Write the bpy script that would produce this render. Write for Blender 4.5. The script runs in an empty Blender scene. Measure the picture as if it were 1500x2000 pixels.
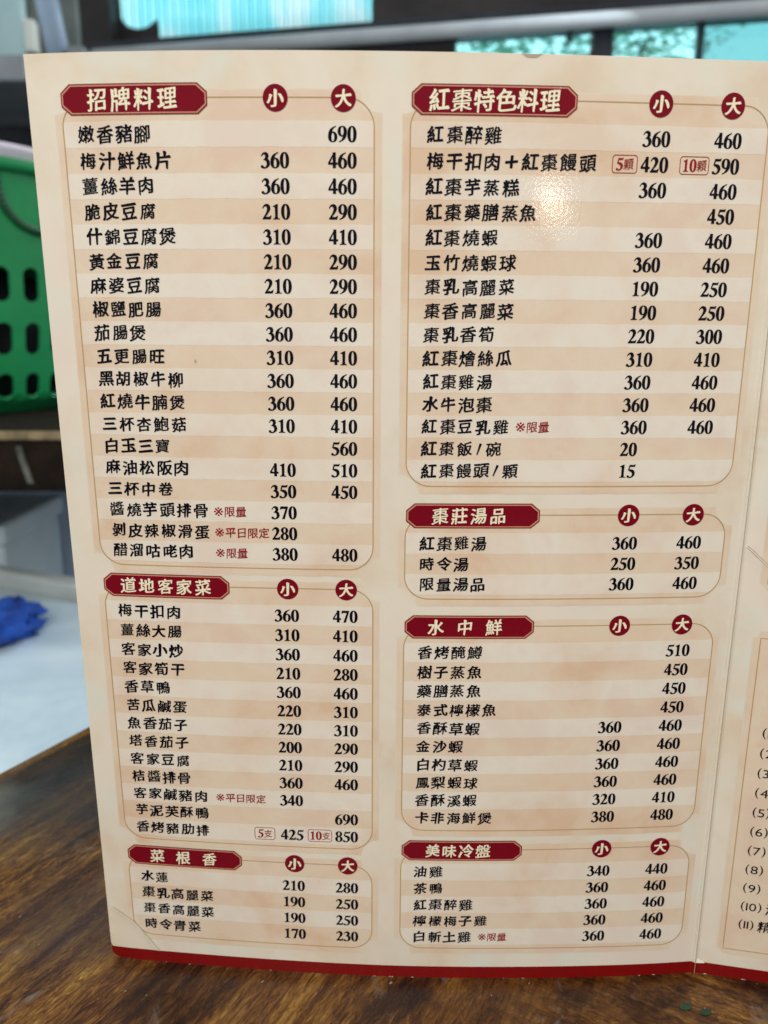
import bpy, bmesh, math, random
from mathutils import Vector, Matrix, noise

random.seed(7)
sc = bpy.context.scene
S = 0.297 / 1.323            # one layout unit in metres (camera height above the table top)

# ---------------------------------------------------------------- camera, world, lamps, exposure
cam_d = bpy.data.cameras.new('camera')
cam = bpy.data.objects.new('camera', cam_d)
sc.collection.objects.link(cam)
PITCH, ROLL = 0.22475, 0.006468
cam.matrix_world = (Matrix.Translation((0, 0, S)) @ Matrix.Rotation(math.pi / 2 - PITCH, 4, 'X')
                    @ Matrix.Rotation(ROLL, 4, 'Z'))
cam_d.sensor_fit = 'HORIZONTAL'
cam_d.sensor_width = 36.0
cam_d.lens = 37.2
cam_d.clip_start = 0.01
cam_d.clip_end = 200
cam_d.dof.use_dof = True
cam_d.dof.focus_distance = 0.247
cam_d.dof.aperture_fstop = 17.0
sc.camera = cam

world = bpy.data.worlds.new('World')
sc.world = world
world.use_nodes = True
wb = world.node_tree.nodes['Background']
wb.inputs['Color'].default_value = (0.90, 0.96, 1.0, 1)
wb.inputs['Strength'].default_value = 0.55


def area(name, loc, target, size, power, col):
    l = bpy.data.lights.new(name, 'AREA')
    l.shape = 'DISK'
    l.size = size
    l.energy = power
    l.color = col
    o = bpy.data.objects.new(name, l)
    sc.collection.objects.link(o)
    o.location = loc
    o.rotation_euler = (Vector(target) - Vector(loc)).to_track_quat('-Z', 'Y').to_euler()
    return o


area('overhead_light', (-0.15, -0.65, 0.98), (0.0, 0.24, 0.12), 0.8, 11.6, (1.0, 0.965, 0.90))
area('left_fill_light', (-2.0, 0.80, 0.55), (-0.45, 0.95, -0.05), 0.9, 14, (0.80, 0.93, 1.0))  # added area lamp out of view, brightens boxes and counter from the left
area('window_boost_light', (1.0, 2.5, 1.5), (-0.35, 0.75, 0.0), 0.8, 26, (0.80, 0.94, 1.0))  # added area lamp indoors, strengthens the windows' daylight on boxes and basket
bulb_l = bpy.data.lights.new('bulb_light', 'POINT')
bulb_l.energy = 1.25
bulb_l.shadow_soft_size = 0.022
bulb_l.color = (1.0, 0.93, 0.78)
bulb = bpy.data.objects.new('bulb_light', bulb_l)
sc.collection.objects.link(bulb)
bulb.location = (0.478, -1.185, 0.444)

vs = sc.view_settings
vs.view_transform = 'Standard'
vs.look = 'None'
vs.exposure = 0.0
vs.gamma = 1.0
vs.use_curve_mapping = False


# ---------------------------------------------------------------- helpers
def link(o):
    sc.collection.objects.link(o)
    return o


def thing(name, label, cat, loc=(0, 0, 0), rotz=0.0, group=None):
    o = link(bpy.data.objects.new(name, None))
    o.empty_display_size = 0.05
    o.location = loc
    o.rotation_euler = (0, 0, rotz)
    tag(o, label, cat, group)
    return o


def tag(o, label, cat, group=None):
    o['label'] = label
    o['category'] = cat
    if group:
        o['group'] = group
    return o


def mesh_obj(name, verts, faces, mats, parent=None, midx=None, smooth=False):
    me = bpy.data.meshes.new(name)
    me.from_pydata([tuple(v) for v in verts], [], faces)
    for m in (mats if isinstance(mats, (list, tuple)) else [mats]):
        me.materials.append(m)
    if midx:
        me.polygons.foreach_set('material_index', midx)
    if smooth:
        me.polygons.foreach_set('use_smooth', [True] * len(me.polygons))
    me.update()
    o = link(bpy.data.objects.new(name, me))
    if parent:
        o.parent = parent
    return o


def bm_obj(name, bm, mats, parent=None, smooth=False, bevel=0.0, seg=2):
    me = bpy.data.meshes.new(name)
    bm.to_mesh(me)
    bm.free()
    for m in (mats if isinstance(mats, (list, tuple)) else [mats]):
        me.materials.append(m)
    if smooth:
        me.polygons.foreach_set('use_smooth', [True] * len(me.polygons))
    o = link(bpy.data.objects.new(name, me))
    if parent:
        o.parent = parent
    if bevel:
        md = o.modifiers.new('bevel', 'BEVEL')
        md.width = bevel
        md.segments = seg
        md.limit_method = 'ANGLE'
    return o


def add_box(bm, lo, hi, rot=None):
    cx = [(a + b) / 2 for a, b in zip(lo, hi)]
    sz = [b - a for a, b in zip(lo, hi)]
    m = Matrix.Translation(cx) @ (rot or Matrix.Identity(4)) @ Matrix.Diagonal((*sz, 1))
    return bmesh.ops.create_cube(bm, size=1.0, matrix=m)['verts']


def add_cyl(bm, p, q, r, n=24, r2=None):
    p, q = Vector(p), Vector(q)
    d = q - p
    m = Matrix.Translation((p + q) / 2) @ d.to_track_quat('Z', 'Y').to_matrix().to_4x4()
    bmesh.ops.create_cone(bm, cap_ends=True, segments=n, radius1=r, radius2=r if r2 is None else r2,
                          depth=d.length, matrix=m)


def lathe(bm, prof, n=64, cx=0, cy=0):
    rings = []
    for r, z in prof:
        rings.append([bm.verts.new((cx + r * math.cos(2 * math.pi * i / n), cy + r * math.sin(2 * math.pi * i / n), z))
                      for i in range(n)])
    for a, b in zip(rings, rings[1:]):
        for i in range(n):
            bm.faces.new((a[i], a[(i + 1) % n], b[(i + 1) % n], b[i]))


# ---------------------------------------------------------------- materials
def new_mat(name):
    m = bpy.data.materials.new(name)
    m.use_nodes = True
    nt = m.node_tree
    return m, nt, nt.nodes['Principled BSDF']


def N(nt, typ, **kw):
    n = nt.nodes.new(typ)
    for k, v in kw.items():
        if k in n.inputs:
            n.inputs[k].default_value = v
        else:
            setattr(n, k, v)
    return n


def ramp(nt, fac, stops, interp='LINEAR'):
    r = nt.nodes.new('ShaderNodeValToRGB')
    r.color_ramp.interpolation = interp
    el = r.color_ramp.elements
    while len(el) < len(stops):
        el.new(0.5)
    for e, (p, c) in zip(el, stops):
        e.position = p
        e.color = (*c, 1) if len(c) == 3 else c
    nt.links.new(fac, r.inputs['Fac'])
    return r.outputs['Color']


def noise_tex(nt, vec, scale, detail=4, rough=0.55, dist=0.0):
    n = N(nt, 'ShaderNodeTexNoise', Scale=scale, Detail=detail, Roughness=rough, Distortion=dist)
    nt.links.new(vec, n.inputs['Vector'])
    return n.outputs['Fac']


def mix(nt, fac, a, b, mode='MIX'):
    m = nt.nodes.new('ShaderNodeMix')
    m.data_type = 'RGBA'
    m.blend_type = mode
    if isinstance(fac, (int, float)):
        m.inputs[0].default_value = fac
    else:
        nt.links.new(fac, m.inputs[0])
    for s, v in ((6, a), (7, b)):
        if isinstance(v, tuple):
            m.inputs[s].default_value = (*v, 1)
        else:
            nt.links.new(v, m.inputs[s])
    return m.outputs[2]


def coords(nt, scale=None, loc=None, rot=None):
    tc = nt.nodes.new('ShaderNodeTexCoord')
    if scale is None and loc is None and rot is None:
        return tc.outputs['Object']
    mp = nt.nodes.new('ShaderNodeMapping')
    if scale:
        mp.inputs['Scale'].default_value = scale
    if loc:
        mp.inputs['Location'].default_value = loc
    if rot:
        mp.inputs['Rotation'].default_value = rot
    nt.links.new(tc.outputs['Object'], mp.inputs['Vector'])
    return mp.outputs['Vector']


def laminate(nt, b, rough=0.10, strength=0.045):
    """thin laminate film: fine pebble that makes the lamp's reflection sparkle"""
    co = coords(nt)
    n1 = noise_tex(nt, co, 1100, 2, 0.6)
    n2 = noise_tex(nt, co, 260, 2, 0.5)
    ad = N(nt, 'ShaderNodeMath', operation='ADD')
    ml = N(nt, 'ShaderNodeMath', operation='MULTIPLY')
    ml.inputs[1].default_value = 0.35
    nt.links.new(n2, ml.inputs[0])
    nt.links.new(n1, ad.inputs[0])
    nt.links.new(ml.outputs[0], ad.inputs[1])
    bp = N(nt, 'ShaderNodeBump', Strength=strength, Distance=0.0004)
    nt.links.new(ad.outputs[0], bp.inputs['Height'])
    nt.links.new(bp.outputs['Normal'], b.inputs['Normal'])
    b.inputs['Roughness'].default_value = rough
    b.inputs['IOR'].default_value = 1.42


def print_mat(name, stops, scale=18.0, spots=None):
    m, nt, b = new_mat(name)
    co = coords(nt)
    f = noise_tex(nt, co, scale, 6, 0.6, 0.25)
    c = ramp(nt, f, stops)
    if spots:
        f2 = noise_tex(nt, co, scale * 2.7, 3, 0.5, 0.4)
        mask = ramp(nt, f2, [(0.54, (0, 0, 0)), (0.68, (1, 1, 1))])
        c = mix(nt, mask, c, spots)
    nt.links.new(c, b.inputs['Base Color'])
    laminate(nt, b)
    return m


def plain_print(name, col, rough=0.08, ior=1.42):
    m, nt, b = new_mat(name)
    b.inputs['Base Color'].default_value = (*col, 1)
    laminate(nt, b, rough)
    b.inputs['IOR'].default_value = ior
    return m


PAPER = print_mat('mottled_paper', [(0.36, (0.715, 0.575, 0.42)), (0.45, (0.76, 0.655, 0.515)),
                                    (0.54, (0.79, 0.71, 0.585)), (0.63, (0.785, 0.675, 0.565))], 17,
                  (0.735, 0.715, 0.60))
PANEL = print_mat('panel_tint', [(0.36, (0.715, 0.515, 0.355)), (0.45, (0.75, 0.585, 0.43)),
                                 (0.54, (0.765, 0.63, 0.475)), (0.63, (0.745, 0.565, 0.43))], 27)
EDGE = print_mat('panel_soft_edge', [(0.36, (0.715, 0.56, 0.40)), (0.5, (0.76, 0.64, 0.495)),
                                     (0.63, (0.775, 0.66, 0.525))], 27)
STRIPE = print_mat('row_tint', [(0.36, (0.75, 0.605, 0.47)), (0.45, (0.78, 0.67, 0.55)),
                                (0.54, (0.80, 0.725, 0.61)), (0.63, (0.775, 0.66, 0.555))], 27)
INK = plain_print('black_ink', (0.004, 0.004, 0.009), ior=1.2)
MAROON = plain_print('maroon_ink', (0.19, 0.003, 0.012), ior=1.25)
CREAM = plain_print('cream_ink', (0.88, 0.80, 0.58))
SALMON = plain_print('salmon_line', (0.62, 0.27, 0.17))
DKLINE = plain_print('dark_red_line', (0.20, 0.035, 0.03))
LINE = plain_print('tan_line', (0.47, 0.31, 0.13))
NOTE = plain_print('red_ink', (0.28, 0.010, 0.010), ior=1.25)
BAND = plain_print('red_band_ink', (0.21, 0.004, 0.004), ior=1.3)
RAW = plain_print('bare_paper_and_ridge_light', (0.82, 0.76, 0.62), 0.6)
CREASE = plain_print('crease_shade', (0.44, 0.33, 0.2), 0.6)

# ---------------------------------------------------------------- the menu card surface
CB = (1.06505545, -0.0376013, 0.11366625, 0.03092222)    # plan curve of the sheet at the table
CT = (1.03687226, 0.01858683, 0.11707294, -0.06853139)   # and 1.3 units above it
XF, KR = 0.5004, -0.20308203                             # fold and the slope of the next leaf
TOP = 1.3225
UL, UR = -0.4389, 1.40
MENU_LOC = Vector((0.0, 0.2396, 0.0))


def poly(c, x):
    return c[0] + c[1] * x + c[2] * x * x + c[3] * x ** 3


def seg_d(u, v, a, b):
    ax, ay = a
    bx, by = b
    dx, dy = bx - ax, by - ay
    t = max(0, min(1, ((u - ax) * dx + (v - ay) * dy) / (dx * dx + dy * dy)))
    return math.hypot(u - ax - t * dx, v - ay - t * dy)


CREASES = [((-0.430, 0.099), (-0.396, 0.0745)), ((-0.396, 0.0745), (-0.358, 0.0225)),
           ((0.5059, 0.7108), (0.545, 0.676))]


def base_y(u, v):
    t = v / 1.3
    x = min(u, XF)
    y = poly(CB, x) * (1 - t) + poly(CT, x) * t
    if u > XF:
        y += KR * (u - XF)
    return y


def M(u, v, off=0.0):
    """page coordinates (units, units, offset towards the reader in metres) -> metres, menu-local"""
    e = 0.004
    y = base_y(u, v)
    dyu = (base_y(u + e, v) - base_y(u - e, v)) / (2 * e)
    dyv = (base_y(u, v + e) - base_y(u, v - e)) / (2 * e)
    n = Vector((dyu, -1, dyv)).normalized()
    off = off + 0.0009 * math.exp(-((u - XF) / 0.0035) ** 2)
    if u < -0.33 and v < 0.12 or (0.5 < u < 0.56 and 0.66 < v < 0.73):
        for a, b in CREASES:
            dd = seg_d(u, v, a, b)
            if dd < 0.02:
                off += 0.00012 * math.exp(-(dd / 0.006) ** 2)
    # slight ripple of a handled sheet
    off += 0.0005 * noise.noise(Vector((u * 3.1, v * 2.3, 4.2)))
    # lower left corner bent back a little
    k = max(0.0, 0.05 - (u + 0.439) * 0.75 - v)
    off -= 1.3 * S * k * k
    p = Vector((u, y, v)) * S + n * off
    return p - MENU_LOC


class Sheet:
    """collects printed shapes in page coordinates; build() links ONE mesh"""

    def __init__(self):
        self.v, self.f, self.m = [], [], []

    def add(self, pts, faces, off, mi=0):
        b = len(self.v)
        self.v += [M(p[0], p[1], p[2] if len(p) > 2 else off) for p in pts]
        self.f += [tuple(b + i for i in f) for f in faces]
        self.m += [mi] * len(faces)

    def columns(self, xs, lo, hi, off, mi=0, dv=0.016):
        """fill between lo(x) and hi(x)"""
        H = max(hi(x) - lo(x) for x in xs)
        n = max(1, int(math.ceil(H / dv)))
        pts, fc = [], []
        for x in xs:
            a, b = lo(x), hi(x)
            for j in range(n + 1):
                pts.append((x, a + (b - a) * j / n))
        for i in range(len(xs) - 1):
            for j in range(n):
                p = i * (n + 1) + j
                q = p + n + 1
                fc.append((p, q, q + 1, p + 1))
        self.add(pts, fc, off, mi)

    def strip(self, path, w, off, mi=0, closed=False):
        """a ribbon of width w along a path"""
        n = len(path)
        pts, fc = [], []
        for i in range(n):
            a = path[(i - 1) % n] if closed or i > 0 else path[0]
            b = path[(i + 1) % n] if closed or i < n - 1 else path[-1]
            dx, dy = b[0] - a[0], b[1] - a[1]
            L = math.hypot(dx, dy) or 1
            nx, ny = -dy / L * w / 2, dx / L * w / 2
            pts += [(path[i][0] + nx, path[i][1] + ny), (path[i][0] - nx, path[i][1] - ny)]
        for i in range(n if closed else n - 1):
            j = (i + 1) % n
            fc.append((2 * i, 2 * i + 1, 2 * j + 1, 2 * j))
        self.add(pts, fc, off, mi)

    def fan(self, path, off, mi=0):
        cx = sum(p[0] for p in path) / len(path)
        cy = sum(p[1] for p in path) / len(path)
        n = len(path)
        self.add([(cx, cy)] + list(path), [(0, i + 1, (i + 1) % n + 1) for i in range(n)], off, mi)

    def build(self, name, mats, parent):
        return mesh_obj(name, self.v, self.f, mats, parent, self.m)


def frange(a, b, step):
    n = max(1, int(math.ceil((b - a) / step)))
    return [a + (b - a) * i / n for i in range(n + 1)]


def densify(path, step, closed=True):
    out = []
    n = len(path)
    for i in range(n if closed else n - 1):
        a, b = path[i], path[(i + 1) % n]
        L = math.hypot(b[0] - a[0], b[1] - a[1])
        k = max(1, int(L / step))
        out += [(a[0] + (b[0] - a[0]) * j / k, a[1] + (b[1] - a[1]) * j / k) for j in range(k)]
    if not closed:
        out.append(path[-1])
    return out


# ---------------------------------------------------------------- lettering
def bez(p0, p1, p2, p3, t):
    s = 1 - t
    return (s * s * s * p0[0] + 3 * s * s * t * p1[0] + 3 * s * t * t * p2[0] + t * t * t * p3[0],
            s * s * s * p0[1] + 3 * s * s * t * p1[1] + 3 * s * t * t * p2[1] + t * t * t * p3[1])


def outline(spl):
    bp = spl.bezier_points
    out = []
    n = len(bp)
    for i in range(n):
        a, b = bp[i], bp[(i + 1) % n]
        p0, p1, p2, p3 = a.co, a.handle_right, b.handle_left, b.co
        d1 = (p1 - p0)
        d2 = (p3 - p2)
        ch = p3 - p0
        L = ch.length
        if L < 1e-5:
            continue
        flat = (abs(ch.x * d1.y - ch.y * d1.x) / L < 0.002) and (abs(ch.x * d2.y - ch.y * d2.x) / L < 0.002)
        k = 1 if flat else (3 if L < 0.12 else 5)
        for j in range(k):
            out.append(bez(p0, p1, p2, p3, j / k))
    return out


def area2(p):
    return sum(p[i][0] * p[(i + 1) % len(p)][1] - p[(i + 1) % len(p)][0] * p[i][1] for i in range(len(p))) / 2


def brush(polys, seed, pen=1.0):
    """turn even strokes into pen strokes: pressed, slanted and tapered ends, rounded corners"""
    big = max(polys, key=lambda p: abs(area2(p)))
    if area2(big) < 0:
        polys = [p[::-1] for p in polys]
    res = []
    for p in polys:
        n = len(p)
        q = [list(a) for a in p]
        for i in range(n):
            a, b = p[i], p[(i + 1) % n]
            o, c = p[i - 1], p[(i + 2) % n]
            ex, ey = b[0] - a[0], b[1] - a[1]
            L = math.hypot(ex, ey)
            if not 0.035 < L < 0.115:
                continue
            ix, iy = a[0] - o[0], a[1] - o[1]
            jx, jy = c[0] - b[0], c[1] - b[1]
            li, lj = math.hypot(ix, iy), math.hypot(jx, jy)
            if li < 0.05 or lj < 0.05:
                continue
            t1 = math.atan2(ix * ey - iy * ex, ix * ex + iy * ey)
            t2 = math.atan2(ex * jy - ey * jx, ex * jx + ey * jy)
            if t1 < 0.9 or t2 < 0.9:
                continue
            if pen < 0.2:
                continue
            nx, ny = ey / L, -ex / L          # outward
            tx, ty = ex / L, ey / L
            A, B = q[i], q[(i + 1) % n]
            if nx > 0.7:                      # right end of a horizontal: pressed, top corner back
                A[0] += 0.016; A[1] -= 0.024
                B[0] -= 0.046; B[1] += 0.030
            elif nx < -0.7:                   # left start
                A[0] -= 0.0; A[1] += 0.022; A[0] -= 0.012
                B[0] += 0.028; B[1] -= 0.004
            elif ny < -0.7:                   # foot of a vertical: tapered
                A[0] += tx * L * 0.10; A[1] -= 0.004
                B[0] -= tx * L * 0.32; B[1] -= 0.038
            elif ny > 0.7:                    # head of a vertical: slanted
                A[0] += 0.022; A[1] -= 0.032
                B[0] -= 0.030; B[1] += 0.022
            else:
                mx, my = (a[0] + b[0]) / 2, (a[1] + b[1]) / 2
                A[0] = mx + (A[0] - mx) * 0.62; A[1] = my + (A[1] - my) * 0.62
                B[0] = mx + (B[0] - mx) * 0.62; B[1] = my + (B[1] - my) * 0.62
        # embolden along the normal
        r = []
        for i in range(n):
            a, b, c = q[i - 1], q[i], q[(i + 1) % n]
            e1 = (b[0] - a[0], b[1] - a[1])
            e2 = (c[0] - b[0], c[1] - b[1])
            l1 = math.hypot(*e1) or 1e-6
            l2 = math.hypot(*e2) or 1e-6
            n1 = (e1[1] / l1, -e1[0] / l1)
            n2 = (e2[1] / l2, -e2[0] / l2)
            m = (n1[0] + n2[0], n1[1] + n2[1])
            lm = math.hypot(*m)
            if lm < 0.3:
                m, k = n1, 1.0
            else:
                m = (m[0] / lm, m[1] / lm)
                k = min(1.5, 1 / max(0.4, m[0] * n1[0] + m[1] * n1[1]))
            # more weight on verticals than on horizontals, and it wanders
            w = pen * (0.003 * abs(m[0]) - 0.001 + 0.004 * noise.noise(Vector((b[0] * 5, b[1] * 5, seed * 1.7))))
            r.append((b[0] + m[0] * k * w, b[1] + m[1] * k * w))
        # cut the corners once
        s = []
        for i in range(n):
            a, b = r[i], r[(i + 1) % n]
            L = math.hypot(b[0] - a[0], b[1] - a[1])
            t = min(0.28, 0.016 / max(L, 1e-6))
            s.append((a[0] + (b[0] - a[0]) * t, a[1] + (b[1] - a[1]) * t))
            s.append((b[0] + (a[0] - b[0]) * t, b[1] + (a[1] - b[1]) * t))
        # lean: horizontals climb to the right, a hand wobble
        w = []
        for x, y in s:
            X, Y = x - 0.5, y - 0.38
            Y += 0.10 * X
            X += 0.04 * Y + 0.020 * noise.noise(Vector((x * 2.3, y * 2.3, seed)))
            Y += 0.022 * noise.noise(Vector((x * 2.1, y * 2.1, seed + 9)))
            w.append((X, Y))
        res.append(w)
    return res


def fill_polys(polys):
    cu = bpy.data.curves.new('glyph', 'CURVE')
    cu.dimensions = '2D'
    cu.fill_mode = 'BOTH'
    for p in polys:
        sp = cu.splines.new('POLY')
        sp.points.add(len(p) - 1)
        for i, a in enumerate(p):
            sp.points[i].co = (a[0], a[1], 0, 1)
        sp.use_cyclic_u = True
    o = bpy.data.objects.new('glyph', cu)
    me = o.to_mesh()
    vs = [(v.co.x, v.co.y) for v in me.vertices]
    fs = [tuple(f.vertices) for f in me.polygons]
    o.to_mesh_clear()
    bpy.data.objects.remove(o)
    bpy.data.curves.remove(cu)
    got = sum(abs(area2([vs[i] for i in f])) for f in fs)
    return vs, fs, got


def brush_fill(polys, bold, seed, pen=1.0):
    """fill the pen-styled outlines; calmer styling where the outline would cross itself"""
    for k in (pen, pen * 0.6, pen * 0.3, 0.1):
        st = brush(polys, seed, k)
        want = abs(sum(area2(p) for p in st))
        vs, fs, got = fill_polys(st)
        if abs(got - want) < 0.012 * want:
            break
    else:
        BAD.append((round(got / want, 3), len(polys)))
    core = len(vs)
    # weight: a ribbon along every outline
    if bold > 0:
        for p in st:
            n = len(p)
            b0 = len(vs)
            for i in range(n):
                a, c = p[i - 1], p[(i + 1) % n]
                dx, dy = c[0] - a[0], c[1] - a[1]
                L = math.hypot(dx, dy) or 1
                nx, ny = dy / L, -dx / L
                w = bold * (0.55 + 0.7 * abs(nx)) * (1 + 0.35 * noise.noise(Vector((p[i][0] * 4, p[i][1] * 4, seed))))
                vs += [(p[i][0] + nx * w, p[i][1] + ny * w), (p[i][0] - nx * w * 0.3, p[i][1] - ny * w * 0.3)]
            for i in range(n):
                j = (i + 1) % n
                fs.append((b0 + 2 * i, b0 + 2 * i + 1, b0 + 2 * j + 1, b0 + 2 * j))
    return vs, fs, core


BAD = []
SECTIONS = {
    'A': dict(side=0, head='招牌料理', y0=1.2710, rows=[
        ('嫩香豬腳', None, '690'), ('梅汁鮮魚片', '360', '460'), ('薑絲羊肉', '360', '460'), ('脆皮豆腐', '210', '290'),
        ('什錦豆腐煲', '310', '410'), ('黃金豆腐', '210', '290'), ('麻婆豆腐', '210', '290'), ('椒鹽肥腸', '360', '460'),
        ('茄腸煲', '360', '460'), ('五更腸旺', '310', '410'), ('黑胡椒牛柳', '360', '460'), ('紅燒牛腩煲', '360', '460'),
        ('三杯杏鮑菇', '310', '410'), ('白玉三寶', None, '560'), ('麻油松阪肉', '410', '510'), ('三杯中卷', '350', '450'),
        ('醬燒芋頭排骨', '370', None), ('剝皮辣椒滑蛋', '280', None), ('醋溜咕咾肉', '380', '480')]),
    'B': dict(side=0, head='道地客家菜', y0=0.6480, rows=[
        ('梅干扣肉', '360', '470'), ('薑絲大腸', '310', '410'), ('客家小炒', '360', '460'), ('客家筍干', '210', '280'),
        ('香草鴨', '360', '460'), ('苦瓜鹹蛋', '220', '310'), ('魚香茄子', '220', '310'), ('塔香茄子', '200', '290'),
        ('客家豆腐', '210', '290'), ('桔醬排骨', '360', '460'), ('客家鹹豬肉', '340', None), ('芋泥芙酥鴨', None, '690'),
        ('香烤豬肋排', '425', '850')]),
    'C': dict(side=0, head='菜根香', y0=0.2024, rows=[
        ('水蓮', '210', '280'), ('棗乳高麗菜', '190', '250'), ('棗香高麗菜', '190', '250'), ('時令青菜', '170', '230')]),
    'R': dict(side=1, head='紅棗特色料理', y0=1.2712, rows=[
        ('紅棗醉雞', '360', '460'), ('梅干扣肉+紅棗饅頭', '420', '590'), ('紅棗芋蒸糕', '360', '460'), ('紅棗藥膳蒸魚', None, '450'),
        ('紅棗燒蝦', '360', '460'), ('玉竹燒蝦球', '360', '460'), ('棗乳高麗菜', '190', '250'), ('棗香高麗菜', '190', '250'),
        ('棗乳香筍', '220', '300'), ('紅棗燴絲瓜', '310', '410'), ('紅棗雞湯', '360', '460'), ('水牛泡棗', '360', '460'),
        ('紅棗豆乳雞', '360', '460'), ('紅棗飯/碗', '20', None), ('紅棗饅頭/顆', '15', None)]),
    'D': dict(side=1, head='棗莊湯品', y0=0.7558, rows=[
        ('紅棗雞湯', '360', '460'), ('時令湯', '250', '350'), ('限量湯品', '360', '460')]),
    'E': dict(side=1, head='水中鮮', y0=0.5949, rows=[
        ('香烤醃鱒', None, '510'), ('樹子蒸魚', None, '450'), ('藥膳蒸魚', None, '450'), ('泰式檸檬魚', None, '450'),
        ('香酥草蝦', '360', '460'), ('金沙蝦', '360', '460'), ('白杓草蝦', '360', '460'), ('鳳梨蝦球', '360', '460'),
        ('香酥溪蝦', '320', '410'), ('卡非海鮮煲', '380', '480')]),
    'F': dict(side=1, head='美味冷盤', y0=0.2336, rows=[
        ('油雞', '340', '440'), ('茶鴨', '360', '460'), ('紅棗醉雞', '360', '460'), ('檸檬梅子雞', '360', '460'),
        ('白斬土雞', '360', '460')]),
}
NOTES = {('A', 16): ('※限量', -0.2335), ('A', 17): ('※平日限定', -0.2335), ('A', 18): ('※限量', -0.2335),
         ('B', 10): ('※平日限定', -0.2514), ('R', 12): ('※限量', 0.1721), ('F', 4): ('※限量', 0.1491)}
TAGS = {('R', 1): (('5顆', 0.2789, 0.3099), ('10顆', 0.3645, 0.4012)),
        ('B', 12): (('5支', -0.1932, -0.1626), ('10支', -0.1117, -0.0760))}
RIGHT_TEXT = ['(1)', '(2)', '(3)', '(4)', '(5)', '(6)', '(7)', '(8)', '(9)', '(10)', '(11)']

CHARS = set('小大清精支顆()')
for s_ in SECTIONS.values():
    CHARS |= set(s_['head'])
    for r_ in s_['rows']:
        CHARS |= set(r_[0])
for t_, _ in NOTES.values():
    CHARS |= set(t_)
CHARS |= set('0123456789')
RAWG = {}
tmp = []
for ch in sorted(CHARS):
    c = bpy.data.curves.new('letter', 'FONT')
    c.body = ch
    o = link(bpy.data.objects.new('letter', c))
    tmp.append((ch, o))
bpy.context.view_layer.update()
dg = bpy.context.evaluated_depsgraph_get()
for ch, o in tmp:
    cu = o.to_curve(dg, apply_modifiers=False)
    RAWG[ch] = [outline(sp) for sp in cu.splines if len(sp.bezier_points) > 2]
    o.to_curve_clear()
for ch, o in tmp:
    c = o.data
    bpy.data.objects.remove(o)
    bpy.data.curves.remove(c)
GLYPH = {}
PER = {}


def glyph(ch, bold, variant=0):
    key = (ch, bold, variant)
    if key not in GLYPH:
        polys = [p for p in RAWG[ch] if len(p) > 2]
        npt = sum(len(p) for p in polys)
        per = sum(math.hypot(p[i][0] - p[i - 1][0], p[i][1] - p[i - 1][1]) for p in polys for i in range(len(p)))
        PER[ch] = round(per, 1)
        b = bold * max(0.05, min(1.35, 1.62 - per * 0.072))
        if ch in '0123456789()':
            GLYPH[key] = (*fill_polys(polys)[:2], 10 ** 6)
        elif ch in '※+/':
            xs = [a[0] for p in polys for a in p]
            ys = [a[1] for p in polys for a in p]
            k = 0.80 / (max(xs) - min(xs)) if ch == '※' else 0.72 / (max(ys) - min(ys))
            mx, my = (max(xs) + min(xs)) / 2, (max(ys) + min(ys)) / 2
            polys = [[((x - mx) * k + 0.5, (y - my) * k + 0.38) for x, y in p] for p in polys]
            if ch == '※':
                GLYPH[key] = (*fill_polys([[(x - 0.5, y - 0.38) for x, y in p] for p in polys])[:2], 10 ** 6)
            else:
                GLYPH[key] = brush_fill(polys, 0.022 if ch == '+' else 0.012, 1.0)
        else:
            GLYPH[key] = brush_fill(polys, b, (ord(ch) % 97) * 0.61 + variant)
            if BAD and len(BAD[-1]) == 2:
                BAD[-1] = (*BAD[-1], ch)
    return GLYPH[key]


def put_text(sh, text, u, v, pitch, sx, sy, off, mi=0, bold=0.015, jitter=0.0):
    """u = left edge of the first cell, v = middle of the line"""
    x = u
    for i, ch in enumerate(text):
        vs_, fs_, core = glyph(ch, bold)
        cell = pitch * (0.62 if ch == '/' else 1.0)
        cx = x + cell / 2
        x += cell
        a = random.uniform(-1, 1) * jitter
        k = 1 + random.uniform(-1, 1) * jitter * 0.9
        du, dv = random.uniform(-1, 1) * jitter * 0.012, random.uniform(-1, 1) * jitter * 0.016
        ca, sa = math.cos(a), math.sin(a)
        sh.add([(cx + du + (p[0] * ca - p[1] * sa) * sx * k, v + dv + (p[0] * sa + p[1] * ca) * sy * k,
                 off + (0.00001 if j >= core else 0)) for j, p in enumerate(vs_)],
               fs_, off, mi)
    return x


# bold roman figures, drawn as pen strokes between an outer and an inner edge (500 x 688 cell)
def crom(pts, n=6):
    out = []
    P = [pts[0]] + list(pts) + [pts[-1]]
    for i in range(1, len(P) - 2):
        p0, p1, p2, p3 = P[i - 1], P[i], P[i + 1], P[i + 2]
        for j in range(n):
            t = j / n
            out.append(tuple(0.5 * (2 * p1[k] + (p2[k] - p0[k]) * t + (2 * p0[k] - 5 * p1[k] + 4 * p2[k] - p3[k]) * t * t
                                    + (3 * p1[k] - p0[k] - 3 * p2[k] + p3[k]) * t ** 3) for k in (0, 1)))
    out.append(tuple(pts[-1]))
    return out


def ring_strip(cx, cy, ro, ho, ri, hi_, icx=None, icy=None, n=32, pw=1.0):
    icx = cx if icx is None else icx
    icy = cy if icy is None else icy
    o, i = [], []
    for k in range(n + 1):
        t = 2 * math.pi * k / n
        c, s = math.cos(t), math.sin(t)
        c = math.copysign(abs(c) ** pw, c)
        s = math.copysign(abs(s) ** pw, s)
        o.append((cx + ro * c, cy + ho * s))
        i.append((icx + ri * c, icy + hi_ * s))
    return o, i


def two(outer, inner):
    return crom(outer), crom(inner)


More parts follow.
